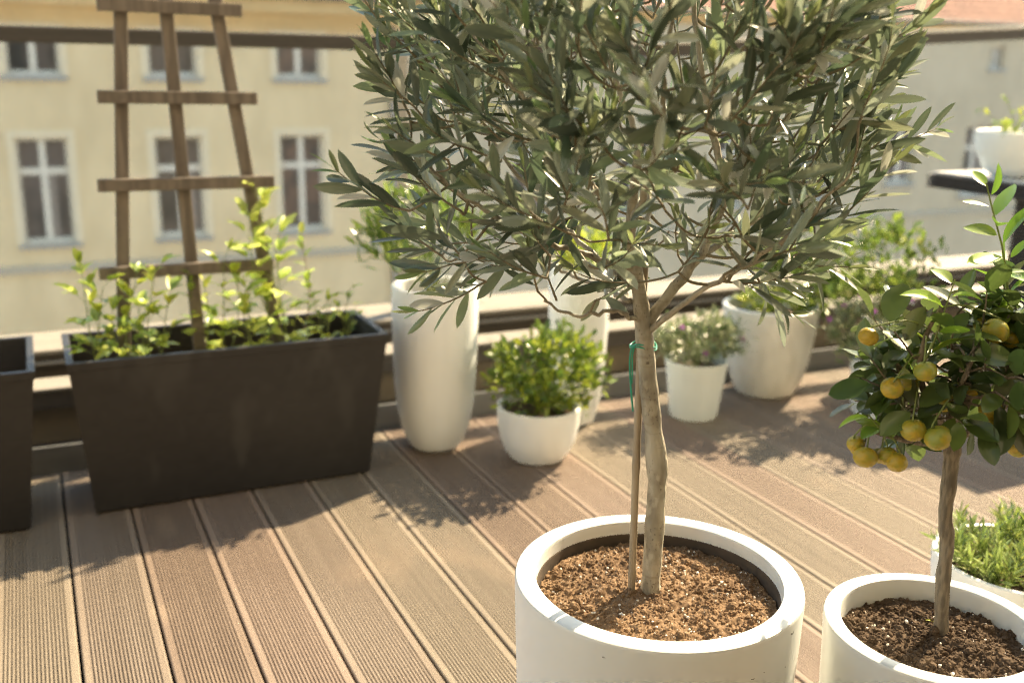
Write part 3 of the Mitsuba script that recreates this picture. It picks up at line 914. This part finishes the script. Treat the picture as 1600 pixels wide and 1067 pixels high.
emit_leaves(tk, items, OLV, 300, M['leaf'], label='grey green olive leaves of the crown')
print('olive leaves', len(items))

k = thing('support_stake', 'straight bamboo stake tied beside the olive trunk', 'stake')
SP = spline([on_h(986, 940, HO - .005), on_h(989, 860, HO - .004), on_h(995, 700, HO + .004), on_h(1002, 520, HO + .014), on_h(1008, 400, HO + .02)], 40)
ss = np.linspace(0, 1, 40)
part(k, 'shaft', tube(SP, .0052 + .0009 * np.exp(-((ss % .31 - .155) / .012) ** 2), 12), M['stake'], smooth=True)
k = thing('plant_tie', 'green plastic tie binding the stake to the olive trunk', 'tie')
ac = Acc()
ct = (on_h(1011, 541, HO) + on_h(999, 541, HO + .012)) / 2
for z_, t_ in ((0, .25), (.0035, -.2)):
    aa = np.linspace(0, 2 * np.pi, 28)
    ring = ct + np.stack([np.cos(aa) * .0185, np.sin(aa) * .0165, z_ + .003 * np.sin(aa * 2 + t_)], -1)
    ac.add(*tube(ring, .0011, 6))
part(k, 'loop', ac.mesh(), M['tie'], smooth=True)
part(k, 'loose_end', tube(spline([on_h(992, 541, HO - .02), on_h(986, 548, HO - .022), on_h(984, 570, HO - .02), on_h(986, 610, HO - .018), on_h(989, 642, HO - .016)], 20), .0012, 6), M['tie'], smooth=True)
part(k, 'loose_end', tube(spline([on_h(991, 543, HO - .02), on_h(988, 556, HO - .021), on_h(988, 580, HO - .02), on_h(987, 600, HO - .018)], 16), .0010, 6), M['tie'], smooth=True)

# ---- the citrus tree
g = np.random.default_rng(77)
HK = 1.258
K = lambda px, py, dd=0.0: on_h(px, py, HK + dd)
ck = thing('citrus_tree', 'small citrus standard with glossy dark leaves and yellow orange fruits', 'tree')
c = spline([K(*q) for q in ((1470, 1000), (1471, 960), (1474, 900), (1480, 850), (1477, 805), (1482, 760), (1487, 715), (1489, 690), (1490, 640))], 60)
s = np.linspace(0, 1, 60)
rad = np.interp(s, [0, .06, .5, .85, 1], [.0118, .0098, .0091, .0110, .008]) * (1 + .05 * np.sin(s * 33) + .04 * np.sin(s * 71 + 2) + .05 * np.exp(-((s - .42) / .02) ** 2))
part(ck, 'trunk', tube(c, rad, 14), M['bark_dark'], smooth=True)
ccols = [(.055, .085, .026), (.07, .105, .03), (.045, .068, .023), (.095, .13, .036), (.07, .095, .034)]
CL = leaf_set(None, M['leaf'], 12, 3, ccols, .046, .0255, bend=.2, n=10, belly=.52, wave=.05)
CY = leaf_set(None, M['leaf'], 6, 4, [(.20, .33, .04), (.28, .42, .05), (.15, .28, .04)], .040, .016, bend=.15, n=8, belly=.5)
CLV = CL + CY
citems = []
ctw = Acc()
cnodes = []
for lp in ([(1489, 700, 0), (1450, 650, -.02), (1420, 610, -.03), (1400, 570, -.03)], [(1489, 690, 0), (1440, 600, -.05), (1445, 530, -.06), (1470, 480, -.06)], [(1490, 680, 0), (1520, 610, .02), (1540, 540, .03), (1560, 480, .03)],
           [(1490, 690, 0), (1550, 650, -.03), (1600, 600, -.04), (1640, 560, -.04)], [(1489, 695, 0), (1430, 690, -.03), (1385, 680, -.05), (1360, 672, -.06)], [(1490, 680, 0), (1500, 600, .07), (1490, 530, .09)], [(1490, 670, 0), (1500, 610, -.07), (1520, 560, -.09)], [(1490, 690, 0), (1560, 640, .06), (1610, 560, .08)]):
    q = spline([K(*z_) for z_ in lp], 14)
    part(ck, 'branch', tube(q, np.linspace(.0052, .0022, 14), 7), M['bark_dark'], smooth=True)
    cnodes += list(q[5:])
CC = K(1510, 590, 0)


def citrus_shoot(p, d, length, young=False, n=None, sc0=1.0, wob=.10):
    c = [p]
    for q in range(7):
        d = unit(d + g.normal(0, wob, 3) + UP * .05)
        c.append(c[-1] + d * length / 7)
    c = np.array(c)
    (gtw if young else ctw).add(*tube(c, np.linspace(.0017, .0009, 8), 5))
    m = n or max(3, int(length / .011))
    az = g.uniform(0, 6.28)
    for q in range(m):
        t = (q + .5) / m
        x = t * 7
        i = min(int(x), 6)
        o = c[i] + (c[i + 1] - c[i]) * (x - i)
        ax = unit(c[i + 1] - c[i])
        az += 2.4
        b1 = unit(np.cross(ax, [.3, .9, .2]))
        side = rot_about(b1, ax, az)
        ang = g.normal(1.15, .2) * (1 - .35 * t)
        dl = unit(ax * math.cos(ang) + side * math.sin(ang) + g.normal(0, .1, 3) - UP * .12)
        nl = unit(UP * .8 + ax * .35 + g.normal(0, .3, 3))
        y_ = young or t > .9 and g.uniform() < .3
        citems.append((frame(o + dl * .004, dl, nl), int(12 + g.integers(6)) if y_ else int(g.integers(12)), sc0 * g.uniform(.75, 1.2) * (.8 if y_ and t > .8 else 1)))


gtw = Acc()
n_ = 0
while n_ < 88:
    u = unit(g.normal(size=3)) * g.uniform(.15, 1) ** .45
    if u[2] < -.75:
        continue
    q = CC + HR * u[0] * .108 + HEAD * u[1] * .095 + UP * u[2] * .082
    if q @ HEAD < 1.10:
        continue
    N = np.array(cnodes)
    i = int(np.argmin(np.linalg.norm(N - q, axis=1)))
    ctw.add(*tube(spline([N[i], (N[i] + q) / 2 + g.normal(0, .004, 3), q], 6), .0016, 5))
    d = unit(unit(q - CC) + UP * .25 + g.normal(0, .3, 3))
    citrus_shoot(q, d, g.uniform(.03, .055))
    n_ += 1
for a, b_, y_, m_ in [((1425, 600, -.06), (1515, 445, -.07), True, 9), ((1405, 610, -.06), (1350, 570, -.06), False, 5), ((1580, 510, -.01), (1556, 285, -.02), True, 15), ((1545, 560, .03), (1590, 400, .03), False, 10), ((1620, 520, -.02), (1640, 330, -.02), True, 10), ((1430, 560, -.06), (1385, 505, -.06), False, 6), ((1400, 690, -.06), (1350, 655, -.06), True, 5), ((1400, 610, -.04), (1340, 600, -.04), False, 4), ((1590, 600, -.03), (1650, 560, -.03), False, 6), ((1560, 600, -.04), (1590, 550, -.05), False, 6), ((1570, 650, -.04), (1620, 640, -.06), False, 6), ((1560, 560, -.02), (1600, 480, -.02), False, 7), ((1600, 520, 0), (1640, 440, 0), False, 7), ((1540, 620, -.06), (1575, 640, -.08), False, 5)]:
    p, e = K(*a), K(*b_)
    N = np.array(cnodes)
    i = int(np.argmin(np.linalg.norm(N - p, axis=1)))
    ctw.add(*tube(spline([N[i], (N[i] + p) / 2, p], 6), .0018, 5))
    citrus_shoot(p, unit(e - p), np.linalg.norm(e - p), y_, m_, 1.25 if y_ else 1.1, .035)
part(ck, 'twigs', ctw.mesh(), M['bark_dark'], smooth=True, stuff=True)
part(ck, 'young_twigs', gtw.mesh(), M['green_twig'], smooth=True, stuff=True)
emit_leaves(ck, citems, CLV, 300, M['leaf'])
sph = trimesh.creation.icosphere(subdivisions=4)


def fruit_ply(seed, green):
    gg = np.random.default_rng(seed)
    v = np.array(sph.vertices)
    top = v[:, 2]
    v = v * np.array([1, 1, .9])
    v[:, 2] -= .10 * np.exp(-((1 - top) / .06)) * 1.0
    v[:, 2] += .05 * np.exp(-((1 + top) / .05))
    v *= (1 + .02 * (meshkit.fbm(np.array(sph.vertices) * 1.7 + seed, 2) - .5))[:, None]
    n = meshkit.fbm(np.array(sph.vertices) * 1.4 + seed * 3, 3)
    t = np.clip((n - .5) * 2.2 + green + .2 * top, 0, 1)[:, None]
    c = np.array([.35, .25, .02]) * (1 - t) + np.array([.20, .225, .03]) * t
    return v, c


FR = [fruit_ply(q, gr) for q, gr in enumerate([.25, .1, .5, .75, .35, .0])]
for px, py, r_, dd, ki in [(1357, 526, 17, -.075, 5), (1419, 597, 18, -.05, 2), (1394, 606, 19, -.085, 1), (1446, 580, 19, -.10, 3), (1427, 672, 21, -.09, 2), (1466, 684, 23, -.105, 3), (1337, 693, 15, -.06, 0), (1352, 714, 20, -.075, 0), (1373, 712, 14, -.05, 5), (1401, 722, 18, -.08, 1), (1386, 712, 17, -.07, 0), (1340, 702, 13, -.05, 1), (1556, 517, 22, -.06, 3), (1580, 531, 15, -.03, 5), (1548, 640, 20, -.06, 4), (1561, 672, 19, -.075, 0), (1535, 505, 15, .0, 4), (1540, 660, 16, -.03, 1), (1475, 628, 18, -.06, 2), (1590, 700, 17, -.02, 4), (1518, 606, 16, -.05, 0)]:
    o = K(px, py, dd)
    R_ = .93 * r_ * (o - C) @ FW / FPX
    v, c = FR[ki]
    rot = trimesh.transformations.euler_matrix(g.normal(0, .35), g.normal(0, .35), g.uniform(0, 6.28))[:3, :3]
    vv = v @ rot.T * R_ + o
    fk = part(ck, 'fruit', trimesh.Trimesh(vv, sph.faces, process=False), M['fruit'], smooth=True, color=c)
    topp = o + rot @ np.array([0, 0, .82]) * R_
    N = np.array(cnodes)
    e = N[int(np.argmin(np.linalg.norm(N - topp - UP * .02, axis=1)))]
    part(fk, 'stalk', tube(spline([topp, topp + (topp - o) * .35, topp * .4 + e * .6 + UP * .01, e], 10), .0011, 5), M['green_twig'], smooth=True)

# ---- small plants
SOFT = [(.38, .44, .06), (.48, .53, .09), (.28, .37, .06), (.20, .28, .06)]
SL = leaf_set(None, M['leaf'], 10, 31, SOFT, .056, .0225, bend=.3, n=6, belly=.45)
YL = leaf_set(None, M['leaf'], 6, 32, [(.46, .54, .12), (.40, .49, .11)], .058, .023, bend=.35, n=6, belly=.45)


def sprig(key, base, tips, leaves, g, per=.03, sc=1.0, stem='green_twig', keep=60, r0=.0022, leaflets=1, droop=.25, bare=.25):
    """a plant of several upright stems with leaves along them"""
    its, st = [], Acc()
    for tip in tips:
        base_ = base + np.array([g.normal(0, .006), g.normal(0, .006), 0])
        mid = (base_ + tip) / 2 + g.normal(0, .012, 3)
        c = spline([base_, mid, tip], 14)
        L = np.linalg.norm(tip - base_)
        st.add(*tube(c, np.linspace(r0, r0 * .45, 14), 5))
        az = g.uniform(0, 6.28)
        m = max(3, int(L * (1 - bare) / per))
        for q in range(m + 1):
            t = bare + (1 - bare) * q / m
            x = t * 13
            i = min(int(x), 12)
            o = c[i] + (c[i + 1] - c[i]) * (x - i)
            ax = unit(c[i + 1] - c[i])
            az += 2.4 + g.normal(0, .2)
            side = rot_about(unit(np.cross(ax, [.2, .95, .1])), ax, az)
            ang = 1.05 * (1 - .5 * t)
            d0 = unit(ax * math.cos(ang) + side * math.sin(ang) + g.normal(0, .12, 3))
            if leaflets > 1:
                e = o + d0 * .028 * sc
                st.add(*tube([o, (o + e) / 2 + UP * .002, e], r0 * .35, 4))
                yv = unit(np.cross(UP, d0))
                for z_ in range(leaflets):
                    fa = (z_ - (leaflets - 1) / 2) * .75
                    dl = unit(rot_about(d0, UP, fa) - UP * droop * g.uniform(.3, 1.3))
                    its.append((frame(e, dl, unit(UP + d0 * .3 + g.normal(0, .2, 3))), int(g.integers(len(leaves))), sc * g.uniform(.7, 1.1) * (1 - .25 * abs(fa))))
            else:
                dl = unit(d0 - UP * droop * g.uniform(0, 1))
                its.append((frame(o, dl, unit(UP + ax * .3 + g.normal(0, .25, 3))), int(g.integers(len(leaves))), sc * g.uniform(.7, 1.15) * (1.05 - .35 * t)))
    part(key, 'stem', st.mesh(), M[stem], smooth=True)
    emit_leaves(key, its, leaves, keep, M['leaf'])


g = np.random.default_rng(401)
YP = 2.64
TP = lambda px, py, y=YP: on_y(px, py, y)
GP = 'young leafy plants in the long dark trough'
SLD = [q for q in SL]
trough_plants = [
    ('leafy_plant', 'upright leafy seedling at the left end of the long trough', (150, 560, 2.60), [(128, 428), (160, 452)], 1.0, 3),
    ('leafy_plant', 'bushy low seedling right of the leftmost one in the trough', (195, 550, 2.58), [(212, 440), (175, 500), (226, 500)], .85, 3),
    ('leafy_plant', 'pale leaved seedling in front of the trellis left upright', (236, 548, 2.60), [(242, 425), (215, 478), (262, 470)], 1.0, 3),
    ('leafy_plant', 'thick stemmed plant with one hanging yellow leaf in mid trough', (312, 520, 2.68), [(295, 430), (318, 440)], 1.15, 1),
    ('leafy_plant', 'tall seedling just right of the middle trellis upright', (352, 535, 2.64), [(350, 405), (372, 440)], 1.05, 3),
    ('leafy_plant', 'low bright bush between middle and right trellis uprights', (400, 540, 2.60), [(392, 448), (420, 470), (380, 490)], .9, 3),
    ('climbing_plant', 'bright yellow green climber twining up the right trellis upright', (452, 525, 2.65), [(403, 312), (388, 350), (430, 380)], 1.1, 3),
    ('leafy_plant', 'thin red stemmed shoot right of the climber', (462, 525, 2.70), [(470, 365)], 1.0, 1),
    ('leafy_plant', 'small dull green seedling near the right end of the trough', (500, 520, 2.68), [(488, 458), (508, 480), (520, 470)], .7, 3),
    ('leafy_plant', 'rightmost seedling in the corner of the long trough', (545, 512, 2.72), [(546, 455), (556, 480), (532, 490)], .6, 3),
]
for nm, lb, (bx, by, byy), tips, sc, lf in trough_plants:
    key = thing(nm, lb, 'plant', GP)
    base = on_y(bx, by, byy)
    base[2] = .318
    sprig(key, base, [on_y(tx, ty, byy + g.normal(0, .02)) for tx, ty in tips], YL if nm == 'climbing_plant' else SL, g, per=.024 if lf > 1 else .020, sc=sc, bare=.08, stem='red_twig' if 'red stemmed' in lb else 'green_twig', leaflets=lf, keep=70)


def bush(key, center, radii, n, leaves, g, sc=1.0, base=None, stems=8, stem='green_twig', up=.3, keep=0, skirt=True, r0=.002, clumps=0):
    """rounded plant: stems fan from the base and leaves fill the outer part"""
    st, its = Acc(), []
    radii = np.asarray(radii, float)
    tips = []
    for q in range(stems):
        u = unit(g.normal(size=3))
        u[2] = abs(u[2]) if not skirt else u[2]
        t = center + HR * u[0] * radii[0] * .8 + HEAD * u[1] * radii[1] * .8 + UP * u[2] * radii[2] * .85
        tips.append(t)
        st.add(*tube(spline([base, (base + t) / 2 + UP * .02 + g.normal(0, .008, 3), t], 8), np.linspace(r0, r0 * .4, 8), 5))
    cl = []
    if clumps:
        for q in range(clumps):
            u = unit(g.normal(size=3)) * g.uniform(.4, 1) ** .5
            cl.append(u)
    for q in range(n):
        if clumps:
            u = cl[q % clumps] + g.normal(0, .16, 3)
        else:
            u = unit(g.normal(size=3)) * g.uniform(.05, 1) ** .4
        if not skirt and u[2] < -.3:
            u[2] *= -.5
        o = center + HR * u[0] * radii[0] + HEAD * u[1] * radii[1] + UP * u[2] * radii[2]
        d = unit(unit(o - base) + UP * up + g.normal(0, .55, 3))
        its.append((frame(o, d, unit(UP + g.normal(0, .5, 3))), int(g.integers(len(leaves))), sc * g.uniform(.6, 1.2)))
    part(key, 'stems', st.mesh(), M[stem], smooth=True, stuff=True)
    emit_leaves(key, its, leaves, keep, M['leaf'])


g = np.random.default_rng(88)
FE = leaf_set(None, M['leaf'], 10, 41, [(.26, .33, .035), (.35, .41, .05), (.15, .23, .03), (.08, .14, .02), (.06, .11, .02)], .030, .0135, bend=.2, n=5)
key = thing('feathery_bush', 'yellow green fine leaved bush overflowing the squat white pot', 'plant')
b0 = np.array([1.256, 2.478, .14])
cbush = on_h(857, 578, b0 @ HEAD)
bush(key, cbush, (.155, .135, .105), 1500, FE, g, base=b0, stems=24, skirt=True, clumps=60, up=.2)
BG = leaf_set(None, M['leaf'], 8, 42, [(.15, .22, .04), (.22, .30, .06), (.10, .16, .035)], .05, .012, bend=.3, n=5)
key = thing('leafy_bush', 'airy green plant with narrow leaves in the tall pot beside the trough', 'plant')
b0 = np.array([1.016, 2.675, .44])
bush(key, on_h(655, 365, b0 @ HEAD), (.15, .12, .12), 620, BG, g, base=b0, stems=20, skirt=True, clumps=14, up=.5)
key = thing('leafy_bush', 'yellow green plant in the half hidden tall white pot', 'plant')
b0 = np.array([1.505, 2.71, .46])
bush(key, on_h(905, 390, b0 @ HEAD), (.10, .09, .08), 260, SL, g, base=b0, stems=10, sc=.7, up=.5)
GG = leaf_set(None, M['leaf'], 8, 43, [(.16, .20, .09), (.22, .26, .14), (.10, .14, .06), (.30, .33, .20)], .024, .0075, bend=.2, n=5)
key = thing('flowering_plant', 'grey green cushion plant with a violet bloom in the small bucket pot', 'plant')
b0 = np.array([1.895, 2.62, .16])
cb = on_h(1092, 523, b0 @ HEAD)
bush(key, cb - UP * .012, (.13, .115, .075), 1700, GG, g, base=b0, stems=14, clumps=44)


def flowers(key, pts, size, g):
    for o in pts:
        ac = Acc()
        for q in range(6):
            d = unit(rot_about(np.array([1, 0, .35]), UP, q * 1.047 + g.normal(0, .1)))
            v, f = leaf(size, size * .6, bend=.1, n=4)
            ac.add(apply(frame(np.zeros(3), d, UP), v), f)
        v, f = ac.mesh()
        face = unit(-HEAD * .7 + UP * .6)
        part(key, 'flower', (apply(frame(o, perp(face, g), face), v), f), M['petal'], smooth=True, label='small violet flower')


flowers(key, [on_h(1103, 553, b0 @ HEAD - .10), on_h(1160, 530, b0 @ HEAD - .05), on_h(1066, 512, b0 @ HEAD - .08)], .011, g)
key = thing('ground_cover_plant', 'low dark green plant on the soil of the big cream pot', 'plant')
b0 = np.array([2.275, 2.735, .275])
bush(key, b0 + [0, 0, .035], (.12, .12, .035), 330, SL, g, base=b0, stems=8, sc=.55, skirt=False, clumps=16)
key = thing('tall_shrub', 'tall bright green shrub behind the lavender, sunlit small leaves', 'shrub')
b0 = np.array([2.735, 2.635, .21])
bh = np.array([2.55, 2.63, 0]) @ HEAD
SH = leaf_set(None, M['leaf'], 8, 45, [(.14, .22, .04), (.24, .33, .06), (.09, .15, .03), (.30, .36, .12)], .034, .019, bend=.2, n=5)
bush(key, on_h(1325, 418, bh - .03), (.27, .14, .155), 1250, SH, g, base=b0, stems=26, clumps=40, sc=1.05, up=.3, r0=.003)
key = thing('lavender_plant', 'lavender with violet flower heads in the bucket pot behind the citrus', 'plant')
b0 = np.array([2.49, 2.40, .16])
bush(key, on_h(1350, 520, b0 @ HEAD), (.12, .10, .085), 1200, GG, g, base=b0, stems=20, clumps=34, up=.8, sc=1.1)
flowers(key, [on_h(x, y, b0 @ HEAD + q) for x, y, q in ((1386, 472, .02), (1365, 487, -.05), (1424, 470, .05), (1318, 478, .0), (1345, 462, .03), (1400, 495, -.04), (1296, 500, 0))], .012, g)
# narrow leaved plant of the bowl at the right edge
RL = leaf_set(None, M['leaf'], 10, 51, [(.20, .27, .06), (.28, .36, .09), (.13, .19, .05), (.38, .43, .18)], .034, .0050, bend=.2, n=5, belly=.5)
key = thing('rosemary_like_plant', 'dense plant of narrow bright green leaves in the white bowl', 'plant')
b0 = np.array([1.555, 1.135, .225])
its, st = [], Acc()
for q in range(115):
    a, rr = g.uniform(0, 6.28), .118 * math.sqrt(g.uniform())
    o = b0 + [rr * math.cos(a), rr * math.sin(a), 0]
    d = unit(UP + (o - b0) * 2.6 + g.normal(0, .2, 3))
    L = g.uniform(.035, .07)
    st.add(*tube([o, o + d * L], [.0013, .0007], 4))
    for z_ in range(16):
        t = .15 + .85 * z_ / 15
        side = rot_about(perp(d, g), d, z_ * 2.4)
        an = .95 - .55 * t
        dl = unit(d * math.cos(an) + side * math.sin(an))
        its.append((frame(o + d * L * t, dl, unit(d + side * -.3 + g.normal(0, .2, 3))), int(g.integers(10)), g.uniform(.7, 1.15)))
part(key, 'stems', st.mesh(), M['green_twig'], smooth=True, stuff=True)
emit_leaves(key, its, RL, 200, M['leaf'])

# ------------------------------------------------------------------ wicker table with a bowl at the right
k = thing('wicker_table', 'dark woven side table with a pale glass top at the right', 'table')
TX0, TX1, TY0, TY1 = 3.05, 3.75, 2.15, 2.85


def woven_box(x0, x1, y0, y1, z0, z1, pitch=.0085):
    """box of horizontal strands"""
    ms = []
    n = int((z1 - z0) / pitch)
    for q in range(n):
        z = z0 + (q + .5) * (z1 - z0) / n
        o = .0025 if q % 2 else 0
        ms.append(box(x0 + o, x1 - o, y0 + o, y1 - o, z - pitch * .42, z + pitch * .42, .002))
    return join(ms)


part(k, 'apron', woven_box(TX0, TX1, TY0, TY1, .678, .728), M['wicker'])
part(k, 'pedestal', woven_box(TX0 + .22, TX1 - .06, TY0 + .1, TY1 - .22, .01, .677, .0125), M['wicker'])
part(k, 'top', box(TX0 + .012, TX1 - .012, TY0 + .012, TY1 - .012, .7285, .7365, .002), M['glass_top'])
BX, BY = 3.22, 2.60
pot('bowl_planter', 'rounded white bowl standing on the dark woven table', 'planter', BX, BY,
    [(a, z + .737) for a, z in wall_profile([(.07, 0), (.085, .004), (.115, .03), (.140, .08), (.150, .125), (.152, .16)], .012, .005, .11)], 'satin_white', (.139, .737 + .125))
key = thing('leafy_plant', 'trailing plant with one upright yellow leaf in the bowl on the table', 'plant')
b0 = np.array([BX, BY, .862])
hb = b0 @ HEAD
sprig(key, b0, [on_h(1535, 170, hb - .08), on_h(1570, 150, hb - .05), on_h(1575, 195, hb - .16), on_h(1600, 170, hb), on_h(1620, 185, hb - .1), on_h(1560, 190, hb - .15)], SL, g, per=.035, sc=1.1, keep=60)

# a bit of leaf on the dark soil
k = thing('fallen_leaf', 'small yellow green leaf lying on the dark soil beside the citrus trunk', 'leaf')
lv, lf = leaf(.017, .0042, bend=.1, n=6)
fo = on_z(1446, 968, KSZ + .007)
part(k, 'blade', (apply(frame(fo, unit(HR * .9 - HEAD * .3), UP), lv), lf), M['leaf'], smooth=True, color=np.broadcast_to((.42, .46, .06), (len(lv), 3)))
